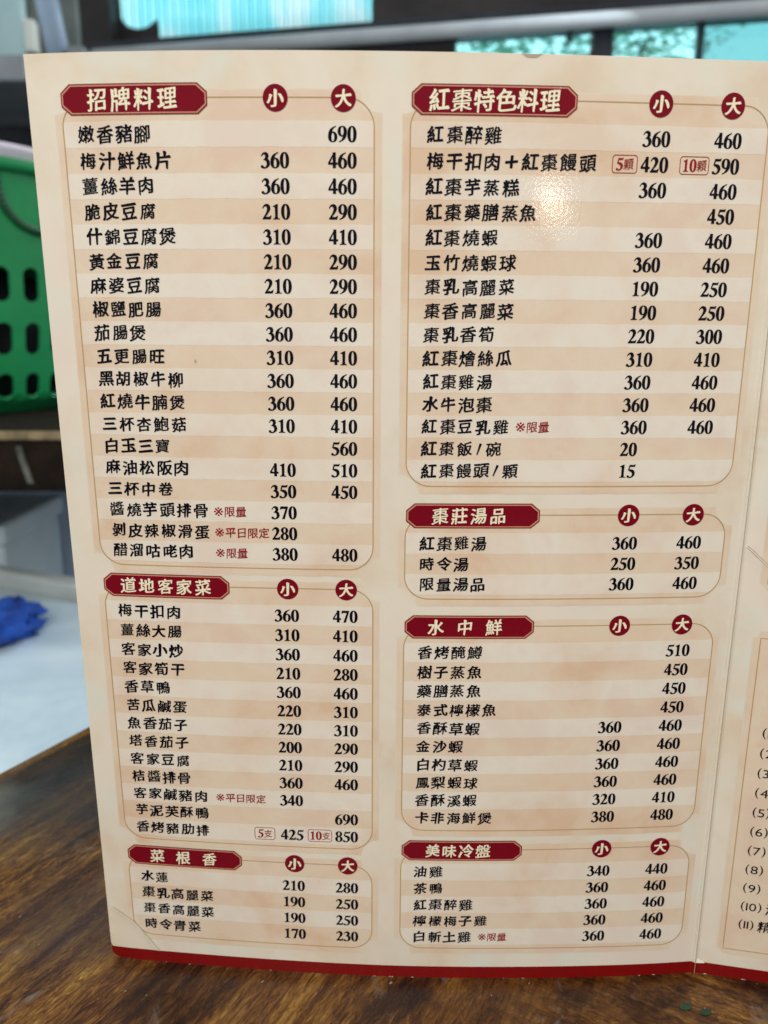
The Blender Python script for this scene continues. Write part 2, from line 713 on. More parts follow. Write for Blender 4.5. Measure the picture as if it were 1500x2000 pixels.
def dot(cx, cy, r):
    return ring_strip(cx, cy, r, r, 1, 1, n=16)


def bar(*pts):
    """convex polygon as a strip"""
    n = len(pts)
    h = (n + 1) // 2
    a = list(pts[:h])
    b = list(pts[h:][::-1])
    while len(b) < len(a):
        b.append(b[-1])
    return a, b


SIX = [ring_strip(252, 214, 224, 227, 96, 198, 258, 206, pw=0.92),
       two([(27, 235), (55, 420), (185, 590), (432, 690)], [(150, 250), (190, 430), (290, 590), (432, 668)])]
FIG = {
    '0': [ring_strip(250, 338, 226, 352, 92, 322, pw=0.9)],
    '1': [bar((182, 60), (182, 590), (300, 690), (322, 690), (322, 60), (182, 60)),
          two([(70, 588), (150, 625), (230, 660), (318, 692)], [(70, 566), (120, 572), (170, 560), (186, 520)]),
          two([(70, 0), (180, 0), (320, 0), (440, 0)], [(70, 22), (170, 34), (182, 80), (190, 110)]),
          two([(190, 5), (260, 5), (350, 5), (440, 0)], [(190, 120), (315, 110), (345, 38), (440, 22)])],
    '2': [two([(25, 500), (95, 630), (225, 690), (370, 640), (425, 515), (385, 385), (285, 245), (150, 100)],
              [(48, 492), (95, 560), (165, 592), (250, 565), (282, 475), (250, 345), (160, 200), (17, 22)]),
          bar((17, 0), (432, 0), (480, 165), (455, 165), (420, 118), (385, 112), (140, 112), (17, 24))],
    '3': [two([(32, 515), (100, 632), (220, 690), (350, 650), (402, 545), (375, 440), (260, 352), (190, 335)],
              [(52, 505), (100, 570), (170, 602), (240, 580), (268, 510), (240, 425), (160, 362), (150, 358)]),
          two([(190, 372), (300, 408), (410, 360), (468, 230), (425, 80), (260, -14), (90, -12), (16, 45)],
              [(160, 352), (240, 340), (310, 280), (335, 175), (300, 70), (225, 26), (150, 42), (60, 105)]),
          dot(68, 58, 52)],
    '4': [bar((262, 0), (262, 690), (385, 690), (385, 0)),
          bar((19, 150), (19, 245), (475, 245), (475, 150)),
          bar((19, 245), (300, 690), (330, 690), (290, 590), (80, 245))],
    '5': [bar((130, 560), (165, 676), (440, 676), (468, 700), (482, 700), (440, 570), (160, 560)),
          bar((80, 385), (150, 640), (175, 640), (115, 385)),
          two([(85, 405), (240, 430), (390, 370), (455, 235), (405, 85), (250, -10), (90, -8), (20, 45)],
              [(95, 370), (200, 330), (295, 270), (330, 170), (290, 70), (215, 26), (140, 45), (60, 100)]),
          dot(70, 56, 50)],
    '6': SIX,
    '7': [bar((20, 520), (62, 676), (477, 676), (477, 655), (440, 560), (120, 560), (42, 520)),
          bar((150, -10), (370, 590), (477, 655), (262, -10))],
    '8': [ring_strip(250, 518, 196, 172, 84, 146, 250, 522), ring_strip(250, 176, 224, 190, 98, 160, 248, 168)],
    '9': [([(500 - x, 676 - y) for x, y in a], [(500 - x, 676 - y) for x, y in b]) for a, b in SIX],
}


def put_figures(sh, text, uc, v, adv, h, off, mi=0):
    """digits centred on uc, v"""
    u0 = uc - adv * len(text) / 2
    for i, ch in enumerate(text):
        for k, (a, b) in enumerate(FIG[ch]):
            n = min(len(a), len(b))
            pts = []
            for j in range(n):
                (ax, ay), (bx, by) = a[j], b[j]
                L = math.hypot(bx - ax, by - ay) or 1.0
                ex, ey = (bx - ax) / L * 24, (by - ay) / L * 11
                for q in ((ax - ex, ay - ey), (bx + ex, by + ey)):
                    pts.append((u0 + adv * (i + q[0] / 500 * 0.985), v + (q[1] - 338) / 702 * h))
            sh.add(pts, [(2 * j, 2 * j + 1, 2 * j + 3, 2 * j + 2) for j in range(n - 1)], off + k * 0.000006, mi)


# ---------------------------------------------------------------- the menu card
menu = thing('menu_card', 'tall folded restaurant menu standing on the table, cream paper with dish names and prices',
             'menu', MENU_LOC)


def page_mesh(name, us, corner_l=False):
    vs_ = sorted(set([round(x, 5) for x in frange(0.0, 0.0215, 0.006) + frange(0.0215, 0.13, 0.006) + frange(0.13, TOP, 0.02)]))
    pts, fc, mi = [], [], []
    n = len(vs_)
    for u in us:
        lo = 0.0
        if corner_l:
            d = u - UL
            if d < 0.014:
                lo = 0.010 - math.sqrt(max(0, 0.014 ** 2 - (0.014 - d) ** 2)) * 0.714
        # the cut edge at the foot is slightly worn
        lo += 0.0009 * max(0, noise.noise(Vector((u * 40, 0, 3))))
        for v in vs_:
            vv = lo + (TOP - lo) * (v / TOP) if v < 0.02 else v
            pts.append(M(u, vv))
    for i in range(len(us) - 1):
        for j in range(n - 1):
            p = i * n + j
            fc.append((p, p + n, p + n + 1, p + 1))
            mi.append(1 if vs_[j] < 0.0214 else 0)
    o = mesh_obj(name, pts, fc, [PAPER, BAND, RAW], menu, mi)
    md = o.modifiers.new('thickness', 'SOLIDIFY')
    md.thickness = 0.00045
    md.offset = -1
    md.use_rim = True
    md.material_offset_rim = 2
    md.use_quality_normals = True
    return o


us_l = frange(UL, UL + 0.016, 0.002) + frange(UL + 0.016, -0.33, 0.006)[1:] + frange(-0.33, XF - 0.014, 0.016)[1:] + frange(XF - 0.014, XF, 0.0014)[1:]
us_r = frange(XF, XF + 0.014, 0.0014) + frange(XF + 0.014, 0.60, 0.006)[1:] + frange(0.60, UR, 0.02)[1:]
front_page = page_mesh('page', us_l, True)
next_page = page_mesh('page', us_r)
next_page['label'] = 'right leaf beyond the fold with the numbered notes'
front_page['label'] = 'wide left leaf with seven price lists'

# fold line, worn creases: pale strips also paint ridge light, brown ones shade
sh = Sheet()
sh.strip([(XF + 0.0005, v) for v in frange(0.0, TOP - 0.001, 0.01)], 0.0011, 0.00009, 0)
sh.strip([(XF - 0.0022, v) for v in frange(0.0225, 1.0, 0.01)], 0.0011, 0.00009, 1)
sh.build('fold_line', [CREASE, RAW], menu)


def wob(a, b, n, amp):
    return [(a[0] + (b[0] - a[0]) * i / n + random.uniform(-amp, amp), a[1] + (b[1] - a[1]) * i / n + random.uniform(-amp, amp))
            for i in range(n + 1)]


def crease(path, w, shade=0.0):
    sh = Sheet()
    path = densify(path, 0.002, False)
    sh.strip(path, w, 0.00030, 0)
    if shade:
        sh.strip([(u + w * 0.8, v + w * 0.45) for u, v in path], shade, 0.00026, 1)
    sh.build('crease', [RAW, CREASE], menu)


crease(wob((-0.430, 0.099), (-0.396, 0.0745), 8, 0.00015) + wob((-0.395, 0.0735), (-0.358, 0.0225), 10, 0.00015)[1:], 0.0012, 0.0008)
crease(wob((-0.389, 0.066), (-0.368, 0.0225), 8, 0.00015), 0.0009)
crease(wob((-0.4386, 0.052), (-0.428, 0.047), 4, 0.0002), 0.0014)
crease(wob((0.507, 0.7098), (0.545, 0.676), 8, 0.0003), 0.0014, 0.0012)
# bare paper showing along the worn foot, the chipped ink at the fold and the thumb mark on the top edge
for k in range(14):
    u = random.uniform(UL + 0.02, 0.62)
    w = random.uniform(0.001, 0.006)
    h = random.uniform(0.0004, 0.0011)
    sh = Sheet()
    sh.add([(u, 0.0), (u + w, 0.0), (u + w * 0.8, h), (u + w * 0.3, h * 1.2)], [(0, 1, 2, 3)], 0.00008, 0)
    sh.build('worn_or_lit_edge', [RAW], menu)
sh = Sheet()
sh.add([(XF + 0.001, 0.0215), (XF + 0.016, 0.0205), (XF + 0.011, 0.0245), (XF + 0.004, 0.029)], [(0, 1, 2, 3)], 0.0001, 0)
sh.build('worn_or_lit_edge', [RAW], menu)
STAIN = plain_print('thumb_stain', (0.42, 0.33, 0.24), 0.5)
sh = Sheet()
sh.fan([(0.173 + 0.013 * math.cos(t) * (1 + 0.2 * math.sin(3 * t)), TOP - 0.0003 + 0.0042 * min(0, math.sin(t))) for t in
        [math.pi * 2 * k / 24 for k in range(24)]], 0.00009, 0)
sh.build('stain', [STAIN], menu)
sh = Sheet()
sh.fan([(-0.2466 + 0.0012 * math.cos(t), 0.9599 + 0.002 * math.sin(t)) for t in [k * math.pi / 5 for k in range(10)]], 0.0003, 0)
sh.build('stain', [STAIN], menu)

P = 0.0296
SIDES = [dict(L=-0.3967, R=-0.0147, name=-0.3796, s=-0.1357, l=-0.0533, cs=-0.1335, cl=-0.0519, bl=-0.3962, br=-0.2155),
         dict(L=0.0290, R=0.4738, name=0.0478, s=0.3322, l=0.4232, cs=0.3345, cl=0.4253, bl=0.0300, br=0.2121)]


def rounded(L, R, B, T, r, n=10):
    pts = []
    for cx, cy, a0 in ((R - r, T - r, 0), (L + r, T - r, 90), (L + r, B + r, 180), (R - r, B + r, 270)):
        for k in range(n + 1):
            a = math.radians(a0 + 90 * k / n)
            pts.append((cx + r * math.cos(a), cy + r * math.sin(a)))
    return pts


def halo_columns(sh, L, R, B, T, r, off, mi, seed, amp=0.0012):
    def lo(x):
        d = min(x - L, R - x)
        y = B + (math.sqrt(max(0, r * r - d * d)) if d < r else 0)
        return y + amp * noise.noise(Vector((x * 55, seed, 1)))

    def hi(x):
        d = min(x - L, R - x)
        y = T - (math.sqrt(max(0, r * r - d * d)) if d < r else 0)
        return y + amp * noise.noise(Vector((x * 55, seed, 7)))
    xs = frange(L, L + r, 0.003) + frange(L + r, R - r, 0.012)[1:] + frange(R - r, R, 0.003)[1:]
    sh.columns(xs, lo, hi, off, mi, 0.016)


def row_height(key, i):
    y0 = SECTIONS[key]['y0']
    return y0 - 0.0394 - P * i if key != 'F' else y0 - 0.0384 - 0.0293 * i


def clip_oct(L, R, B, T, c):
    return [(L + c, B), (R - c, B), (R, B + c * 0.85), (R, T - c * 0.85), (R - c, T), (L + c, T), (L, T - c * 0.85), (L, B + c * 0.85)]


for key, sec in SECTIONS.items():
    sd = SIDES[sec['side']]
    nrow = len(sec['rows'])
    T = sec['y0'] + 0.0008
    last = row_height(key, nrow - 1)
    B = last - 0.0212
    L, R = sd['L'], sd['R']
    # tinted panel with notched corners, light rows inside it
    sh = Sheet()
    halo_columns(sh, L - 0.0098, R + 0.0098, B - 0.0108, T + 0.0098, 0.027, 0.00004, 1, hash(key) % 50, 0.0018)
    halo_columns(sh, L - 0.0080, R + 0.0080, B - 0.0092, T + 0.0082, 0.029, 0.00007, 0, ord(key), 0.0014)
    for i in range(0, nrow, 2):
        vc = row_height(key, i)
        vb, vt = vc - P / 2, vc + P / 2
        r = 0.033
        fr = random.uniform(0, 30)

        def lo(x, vb=vb, fr=fr):
            y = vb + 0.0009 * noise.noise(Vector((x * 60, fr, 0)))
            d = min(x - L, R - x)
            if d < r:
                y = max(y, B + 0.0012 + r - math.sqrt(max(0, r * r - (r - d) ** 2)))
            return y

        def hi(x, vt=vt, fr=fr):
            y = vt + 0.0009 * noise.noise(Vector((x * 60, fr, 5)))
            return y
        xs = frange(L + 0.001, L + r, 0.004) + frange(L + r, R - r, 0.010)[1:] + frange(R - r, R - 0.001, 0.004)[1:]
        xs = [x for x in xs if hi(x) > lo(x) + 0.0005]
        sh.columns(xs, lo, hi, 0.00010, 2, 0.03)
    panel = sh.build('price_panel', [PANEL, EDGE, STRIPE], menu)
    # thin frame
    sh = Sheet()
    sh.strip(densify(rounded(L, R, B, T, 0.033), 0.012), 0.0013, 0.00014, 0, True)
    sh.build('frame_line', [LINE], panel)
    # heading plate
    bl, br = sd['bl'], 0.2309 if key == 'R' else sd['br']
    vm = sec['y0'] - 0.0004
    hh = 0.0174
    sh = Sheet()
    for (ins, m_, o_) in ((0.0, 3, 0.00020), (0.0016, 2, 0.00024), (0.0030, 0, 0.00028)):
        oc = densify(clip_oct(bl + ins, br - ins, vm - hh + ins, vm + hh - ins, 0.0115 - ins * 0.35), 0.012)
        sh.fan(oc, o_, m_)
    hx = {'A': (-0.3650, 0.0289, 0.0262), 'B': (-0.3738, 0.0268, 0.0238), 'C': (-0.3690, 0.0410, 0.0240),
          'R': (0.0500, 0.0268, 0.0262), 'D': (0.0630, 0.0262, 0.0238), 'E': (0.0530, 0.0410, 0.0240),
          'F': (0.0640, 0.0254, 0.0236)}[key]
    put_text(sh, sec['head'], hx[0], vm, hx[1], hx[2] * 0.97, hx[2] * 1.0, 0.00034, 1, bold=0.017, jitter=0.03)
    sh.build('heading_plate', [MAROON, CREAM, SALMON, DKLINE], panel)
    # round size badges
    for cx, ch in ((sd['cs'], '小'), (sd['cl'], '大')):
        sh = Sheet()
        circ = [(cx + 0.0150 * math.cos(t), sec['y0'] + 0.0152 * math.sin(t)) for t in [2 * math.pi * k / 40 for k in range(40)]]
        sh.fan(circ, 0.00022, 0)
        put_text(sh, ch, cx - 0.011, sec['y0'], 0.022, 0.0205, 0.0205, 0.00028, 1, bold=0.020, jitter=0.01)
        sh.build('size_badge', [MAROON, CREAM], panel)
    # dish names and prices
    for i, (nm, ps, pl) in enumerate(sec['rows']):
        v = row_height(key, i)
        sh = Sheet()
        put_text(sh, nm, sd['name'], v + 0.0002, 0.0235, 0.0211, 0.0206, 0.00018, 0, bold=0.023, jitter=0.045)
        sh.build('dish_name', [INK], panel)
        if (key, i) in NOTES:
            t_, u_ = NOTES[(key, i)]
            sh = Sheet()
            put_text(sh, t_, u_, v, 0.0154, 0.0156, 0.0156, 0.00018, 0, bold=0.012, jitter=0.012)
            sh.build('limit_note', [NOTE], panel)
        for k, (uc, pr) in enumerate(((sd['s'], ps), (sd['l'], pl))):
            if not pr:
                continue
            if len(pr) == 2:
                uc -= 0.0050
            sh = Sheet()
            put_figures(sh, pr, uc, v - 0.0002, 0.01165, 0.0180, 0.00018)
            sh.build('price', [INK], panel)
            if (key, i) in TAGS:
                t_, ua, ub = TAGS[(key, i)][k]
                sh = Sheet()
                sh.strip(densify(rounded(ua, ub, v - 0.0102, v + 0.0102, 0.0035, 4), 0.01), 0.0009, 0.00018, 0, True)
                dg_, cj = t_[:-1], t_[-1]
                wd = 0.0092 * len(dg_)
                tot = wd + 0.0125
                st = (ua + ub) / 2 - tot / 2
                put_figures(sh, dg_, st + wd / 2, v, 0.0092, 0.0145, 0.00018)
                put_text(sh, cj, st + wd + 0.0002, v, 0.0124, 0.0128, 0.0140, 0.00020, 0, bold=0.004)
                sh.build('count_tag', [NOTE], panel)

# the notices on the next leaf
sh = Sheet()
NL, NB, NT = 0.5395, 0.0535, 0.5748
halo_columns(sh, NL - 0.0105, 1.30, NB - 0.011, NT + 0.011, 0.010, 0.00004, 1, 3, 0.0018)
halo_columns(sh, NL - 0.0080, 1.295, NB - 0.009, NT + 0.009, 0.008, 0.00007, 0, 5, 0.0014)
notice = sh.build('notice_panel', [PANEL, EDGE], menu)
sh = Sheet()
sh.strip(densify([(NL, NB), (1.285, NB), (1.285, NT), (NL, NT)], 0.012), 0.0013, 0.00014, 0, True)
sh.build('frame_line', [LINE], notice)
for i, t in enumerate(RIGHT_TEXT):
    v = 0.4273 - 0.03263 * i
    sh = Sheet()
    x = 0.5577
    for ch in t:
        vs_, fs_, _ = glyph(ch, 0.0)
        w = max(p[0] for p in vs_) - min(p[0] for p in vs_)
        x0 = min(p[0] for p in vs_)
        k = 0.0205
        kx = k * (1.0 if ch in '()' else 1.12)
        sh.add([(x + (p[0] - x0) * kx, v + (p[1] - (0.23 if ch in '()' else 0.34)) * k * (0.95 if ch in '()' else 0.95)) for p in vs_], fs_, 0.00018, 0)
        x += w * kx + 0.0022
    if i >= 9:
        put_text(sh, '清精'[i - 9], x + 0.003, v, 0.022, 0.021, 0.021, 0.00018, 0, bold=0.014)
    sh.build('notice_line', [INK], notice)
sh = Sheet()
halo_columns(sh, NL - 0.0105, 1.30, 0.6568 - 0.011, 1.28, 0.010, 0.00004, 1, 13, 0.0018)
halo_columns(sh, NL - 0.0080, 1.295, 0.6568 - 0.009, 1.278, 0.008, 0.00007, 0, 15, 0.0014)
up = sh.build('notice_panel', [PANEL, EDGE], menu)
sh = Sheet()
sh.strip(densify([(NL, 0.6568), (1.285, 0.6568), (1.285, 1.265), (NL, 1.265)], 0.012), 0.0013, 0.00014, 0, True)
sh.build('frame_line', [LINE], up)

print('GLYPHS', BAD, PER)
# ---------------------------------------------------------------- the table
# table local axes: +X runs along the left edge away from the reader, -Y to the right of it
TA = math.atan2(0.4223 - 0.3724, -0.1714 + 0.199)
edge0 = Vector((-0.199, 0.3724, 0))
udir = Vector((math.cos(TA), math.sin(TA), 0))
vdir = Vector((math.sin(TA), -math.cos(TA), 0))
t_or = edge0 + vdir * 0.40 - udir * 0.12 - Vector((0, 0, 0.74))
q_ = Matrix.Rotation(-TA, 3, 'Z') @ (Vector((-0.190, 0.338, 0)) - t_or)
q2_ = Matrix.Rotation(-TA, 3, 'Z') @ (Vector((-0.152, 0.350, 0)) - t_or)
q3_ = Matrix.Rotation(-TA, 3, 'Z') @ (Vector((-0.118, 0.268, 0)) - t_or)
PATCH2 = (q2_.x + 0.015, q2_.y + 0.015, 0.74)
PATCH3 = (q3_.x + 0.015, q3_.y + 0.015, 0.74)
PATCH = (q_.x + 0.015, q_.y + 0.015, 0.74)
m, nt, b = new_mat('worn_table_wood')
co = coords(nt)


def grain(rot, sx, sy, loc=(0, 0, 0)):
    c = coords(nt, (sx, sy, 60), loc, (0, 0, rot))
    return c


g1 = noise_tex(nt, grain(0.0, 150, 700), 1.0, 6, 0.72, 1.2)
g2 = noise_tex(nt, grain(0.0, 620, 190), 1.0, 6, 0.72, 1.4)
side = noise_tex(nt, co, 9, 3, 0.5)
sep = nt.nodes.new('ShaderNodeSeparateXYZ')
nt.links.new(co, sep.inputs[0])
ms = N(nt, 'ShaderNodeMath', operation='MULTIPLY_ADD')
nt.links.new(sep.outputs['Y'], ms.inputs[0])
ms.inputs[1].default_value = -12.0
ms.inputs[2].default_value = 1.3
ad = N(nt, 'ShaderNodeMath', operation='ADD')
nt.links.new(ms.outputs[0], ad.inputs[0])
nt.links.new(side, ad.inputs[1])
ad.use_clamp = True
gm = nt.nodes.new('ShaderNodeMix')
gm.data_type = 'FLOAT'
nt.links.new(ad.outputs[0], gm.inputs[0])
nt.links.new(g1, gm.inputs[2])
nt.links.new(g2, gm.inputs[3])
g = gm.outputs[0]
band = noise_tex(nt, coords(nt, (9, 90, 20)), 1.0, 4, 0.6, 0.5)
bm_ = N(nt, 'ShaderNodeMath', operation='MULTIPLY_ADD')
band2 = noise_tex(nt, coords(nt, (80, 14, 20)), 1.0, 4, 0.6, 0.8)
bmx = nt.nodes.new('ShaderNodeMix')
bmx.data_type = 'FLOAT'
nt.links.new(ad.outputs[0], bmx.inputs[0])
nt.links.new(band, bmx.inputs[2])
nt.links.new(band2, bmx.inputs[3])
nt.links.new(bmx.outputs[0], bm_.inputs[0])
bm_.inputs[1].default_value = 0.55
gs = N(nt, 'ShaderNodeMath', operation='MULTIPLY_ADD')
nt.links.new(g, gs.inputs[0])
gs.inputs[1].default_value = 0.62
gs.inputs[2].default_value = -0.085
nt.links.new(gs.outputs[0], bm_.inputs[2])
wood = ramp(nt, bm_.outputs[0], [(0.36, (0.015, 0.006, 0.003)), (0.45, (0.056, 0.020, 0.006)), (0.52, (0.125, 0.051, 0.012)),
                                 (0.59, (0.215, 0.108, 0.024)), (0.70, (0.40, 0.25, 0.07))])
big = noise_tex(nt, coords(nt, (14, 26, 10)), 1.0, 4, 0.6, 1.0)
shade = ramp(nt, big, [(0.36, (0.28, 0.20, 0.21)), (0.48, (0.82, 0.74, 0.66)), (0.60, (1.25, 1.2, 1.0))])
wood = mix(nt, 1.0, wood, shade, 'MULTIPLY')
wear = noise_tex(nt, coords(nt, (30, 46, 10), (3.1, 1.7, 0)), 1.0, 6, 0.72, 1.5)
wearm = ramp(nt, wear, [(0.60, (0, 0, 0)), (0.72, (0.65, 0.65, 0.65))])
wood = mix(nt, wearm, wood, (0.16, 0.155, 0.145))
vd = N(nt, 'ShaderNodeVectorMath', operation='DISTANCE')
wn = nt.nodes.new('ShaderNodeTexNoise')
wn.inputs['Scale'].default_value = 60
nt.links.new(co, wn.inputs['Vector'])
wj = N(nt, 'ShaderNodeVectorMath', operation='MULTIPLY_ADD')
nt.links.new(wn.outputs['Color'], wj.inputs[0])
wj.inputs[1].default_value = (0.03, 0.03, 0.0)
nt.links.new(co, wj.inputs[2])
nt.links.new(wj.outputs[0], vd.inputs[0])
vd.inputs[1].default_value = PATCH
pm = ramp(nt, vd.outputs['Value'], [(0.012, (0.75, 0.75, 0.75)), (0.030, (0, 0, 0))])
wood = mix(nt, pm, wood, (0.20, 0.195, 0.17))
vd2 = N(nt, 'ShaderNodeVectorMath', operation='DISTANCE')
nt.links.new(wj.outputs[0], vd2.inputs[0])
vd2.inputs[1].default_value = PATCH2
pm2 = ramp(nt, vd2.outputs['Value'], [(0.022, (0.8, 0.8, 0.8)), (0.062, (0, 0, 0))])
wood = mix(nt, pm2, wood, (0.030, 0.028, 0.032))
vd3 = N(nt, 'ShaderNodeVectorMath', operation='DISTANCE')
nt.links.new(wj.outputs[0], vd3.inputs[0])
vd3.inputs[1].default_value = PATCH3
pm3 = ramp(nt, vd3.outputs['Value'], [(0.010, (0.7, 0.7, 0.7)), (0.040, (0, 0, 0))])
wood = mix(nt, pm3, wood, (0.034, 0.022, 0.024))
sp = noise_tex(nt, coords(nt, (330, 520, 100)), 1.0, 2, 0.5)
spm = ramp(nt, sp, [(0.735, (0, 0, 0)), (0.775, (0.8, 0.8, 0.8))])
wood = mix(nt, spm, wood, (0.42, 0.38, 0.31))
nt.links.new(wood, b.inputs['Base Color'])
rr = ramp(nt, wear, [(0.35, (0.16, 0.16, 0.16)), (0.65, (0.40, 0.40, 0.40))])
nt.links.new(rr, b.inputs['Roughness'])
b.inputs['Specular IOR Level'].default_value = 0.33
bp = N(nt, 'ShaderNodeBump', Strength=0.30, Distance=0.0004)
nt.links.new(g, bp.inputs['Height'])
nt.links.new(bp.outputs['Normal'], b.inputs['Normal'])
TABLE_M = m

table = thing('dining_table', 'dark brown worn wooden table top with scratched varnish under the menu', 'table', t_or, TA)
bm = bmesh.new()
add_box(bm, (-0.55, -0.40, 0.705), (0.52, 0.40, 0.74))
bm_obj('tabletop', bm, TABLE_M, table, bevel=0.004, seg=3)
bm = bmesh.new()
add_box(bm, (-0.50, -0.34, 0.63), (0.46, 0.34, 0.7045))
bm_obj('apron', bm, TABLE_M, table, bevel=0.003)
for sx in (-0.46, 0.42):
    for sy in (-0.30, 0.30):
        bm = bmesh.new()
        add_box(bm, (sx - 0.03, sy - 0.03, 0.0), (sx + 0.03, sy + 0.03, 0.6295))
        bm_obj('leg', bm, TABLE_M, table, bevel=0.004)


# ---------------------------------------------------------------- simple surface materials for the place behind
def rough_mat(name, c1, c2, scale=20, rough=0.5, bump=0.0, **kw):
    m, nt, b = new_mat(name)
    f = noise_tex(nt, coords(nt), scale, 5, 0.6, 0.3)
    c = ramp(nt, f, [(0.35, c1), (0.65, c2)])
    nt.links.new(c, b.inputs['Base Color'])
    b.inputs['Roughness'].default_value = rough
    if bump:
        bp = N(nt, 'ShaderNodeBump', Strength=bump, Distance=0.003)
        nt.links.new(f, bp.inputs['Height'])
        nt.links.new(bp.outputs['Normal'], b.inputs['Normal'])
    for k, v in kw.items():
        b.inputs[k.replace('_', ' ')].default_value = v
    return m


FLOOR_M = rough_mat('concrete_floor', (0.10, 0.10, 0.10), (0.16, 0.16, 0.155), 8, 0.7, 0.2)
WHITE_M = rough_mat('white_enamel', (0.48, 0.61, 0.69), (0.70, 0.81, 0.86), 9, 0.28)
RIM_M = rough_mat('grey_rim', (0.50, 0.54, 0.52), (0.62, 0.66, 0.64), 12, 0.4)
FOAM_M = rough_mat('white_foam', (0.70, 0.82, 0.88), (0.80, 0.90, 0.94), 14, 0.6, 0.15)
FOAM2_M = rough_mat('greyed_foam', (0.58, 0.66, 0.80), (0.68, 0.76, 0.88), 14, 0.6, 0.15)
DARKWOOD_M = rough_mat('dark_shelf_wood', (0.005, 0.0035, 0.0025), (0.022, 0.012, 0.006), 26, 0.8, 0.3, Specular_IOR_Level=0.12)
EDGEWOOD_M = rough_mat('lit_shelf_edge', (0.14, 0.09, 0.04), (0.34, 0.24, 0.12), 60, 0.6, 0.3)
STREAK_M = rough_mat('grey_stain', (0.03, 0.028, 0.022), (0.16, 0.155, 0.13), 90, 0.6)
GREEN_M = rough_mat('green_plastic', (0.008, 0.25, 0.075), (0.018, 0.35, 0.115), 6, 0.32)
GREEN_DK_M = rough_mat('deep_green_plastic', (0.004, 0.07, 0.02), (0.008, 0.10, 0.03), 6, 0.32)
PINK_M = rough_mat('pale_pink_plastic', (0.90, 0.70, 0.95), (0.95, 0.86, 0.97), 14, 0.3)
BLUE_M = rough_mat('blue_cloth', (0.003, 0.022, 0.17), (0.014, 0.10, 0.52), 30, 0.8, 0.5)
BLACK_M = rough_mat('black_iron', (0.004, 0.005, 0.007), (0.012, 0.013, 0.017), 18, 0.8)
GREYBLUE_M = rough_mat('grey_blue_paint', (0.24, 0.32, 0.42), (0.36, 0.46, 0.58), 6, 0.45)
OLIVE_M = rough_mat('grey_olive_paint', (0.12, 0.14, 0.13), (0.18, 0.20, 0.18), 6, 0.6)
SHELFGREY_M = rough_mat('grey_metal', (0.17, 0.19, 0.20), (0.26, 0.28, 0.29), 10, 0.45)
PALE_M = rough_mat('pale_board', (0.42, 0.62, 0.64), (0.55, 0.74, 0.75), 5, 0.5)
IVORY_M = rough_mat('ivory_board', (0.78, 0.80, 0.70), (0.86, 0.88, 0.80), 5, 0.5)
STEEL_M = rough_mat('brushed_steel', (0.45, 0.50, 0.54), (0.6, 0.65, 0.68), 20, 0.3, Metallic=0.8)
WALL_M = rough_mat('dark_brown_board', (0.018, 0.014, 0.014), (0.045, 0.033, 0.030), 5, 0.6, 0.1)
FRAME_M = rough_mat('dark_grey_frame', (0.012, 0.017, 0.024), (0.028, 0.036, 0.046), 8, 0.4)
PIPE_M = rough_mat('pale_grey_tube', (0.66, 0.70, 0.74), (0.76, 0.80, 0.82), 8, 0.3)

# floor
bm = bmesh.new()
add_box(bm, (-7, -4, -0.84), (7, 9, -0.74))
fl = bm_obj('floor', bm, FLOOR_M)
fl['kind'] = 'structure'

# white counter with raised back rim
ctr = thing('sink_counter', 'white counter top with a raised grey rim standing lower behind the wooden table', 'counter',
            (-0.62, 0.80, -0.74), math.radians(-24))


def inv(t, p):
    return t.matrix_world.inverted() @ Vector(p)


bpy.context.view_layer.update()
# its back rim runs through (-0.5303,1.0468) and (-0.4005,0.9809) at the counter's height
pa, pb = inv(ctr, (-0.5303, 1.0468, -0.12)), inv(ctr, (-0.4005, 0.9809, -0.12))
yb = (pa.y + pb.y) / 2
bm = bmesh.new()
add_box(bm, (-0.50, -0.52, 0.54), (0.75, yb, 0.62))
bm_obj('counter_top', bm, WHITE_M, ctr, bevel=0.012, seg=3)
bm = bmesh.new()
add_box(bm, (-0.47, -0.49, 0.0), (0.72, yb - 0.03, 0.5395))
bm_obj('cabinet', bm, WHITE_M, ctr, bevel=0.006)
bm = bmesh.new()
add_box(bm, (-0.50, yb + 0.001, 0.54), (0.75, yb + 0.026, 0.640))
bm_obj('back_rim', bm, RIM_M, ctr, bevel=0.006, seg=3)

# blue cloth
bm = bmesh.new()
bmesh.ops.create_icosphere(bm, subdivisions=5, radius=1.0)
for v in bm.verts:
    p = v.co.copy()
    k = 1 + 0.34 * noise.noise(p * 1.7) + 0.26 * noise.noise(p * 4.2) + 0.13 * noise.noise(p * 9)
    fold = 0.10 * abs(math.sin(p.x * 5 + 2.5 * noise.noise(p * 1.5)))
    v.co = Vector((p.x * k * 0.078, p.y * k * 0.050, max(-0.0, p.z * 0.8 + 0.40 + fold) * 0.028 * k))
cl = bm_obj('cloth', bm, BLUE_M, None, smooth=True)
cl.location = (-0.463, 0.850, -0.1195)
cl.rotation_euler = (0, 0, math.radians(28))
tag(cl, 'crumpled bright blue cleaning cloth lying on the white counter', 'cloth')

# foam boxes behind the rim


def foam_box(label, mats, loc, rz, w, d, h, tilt=0.0):
    t = thing('foam_box', label, 'box', loc, math.radians(rz))
    t.rotation_euler[1] = math.radians(tilt)
    bm = bmesh.new()
    add_box(bm, (-w / 2, -d / 2, 0), (w / 2, d / 2, h))
    bm_obj('box_body', bm, mats, t, bevel=0.008, seg=3)
    bm = bmesh.new()
    add_box(bm, (-w / 2 - 0.006, -d / 2 - 0.006, h + 0.0005), (w / 2 + 0.006, d / 2 + 0.006, h + 0.032))
    bm_obj('lid', bm, mats, t, bevel=0.008, seg=3)
    return t


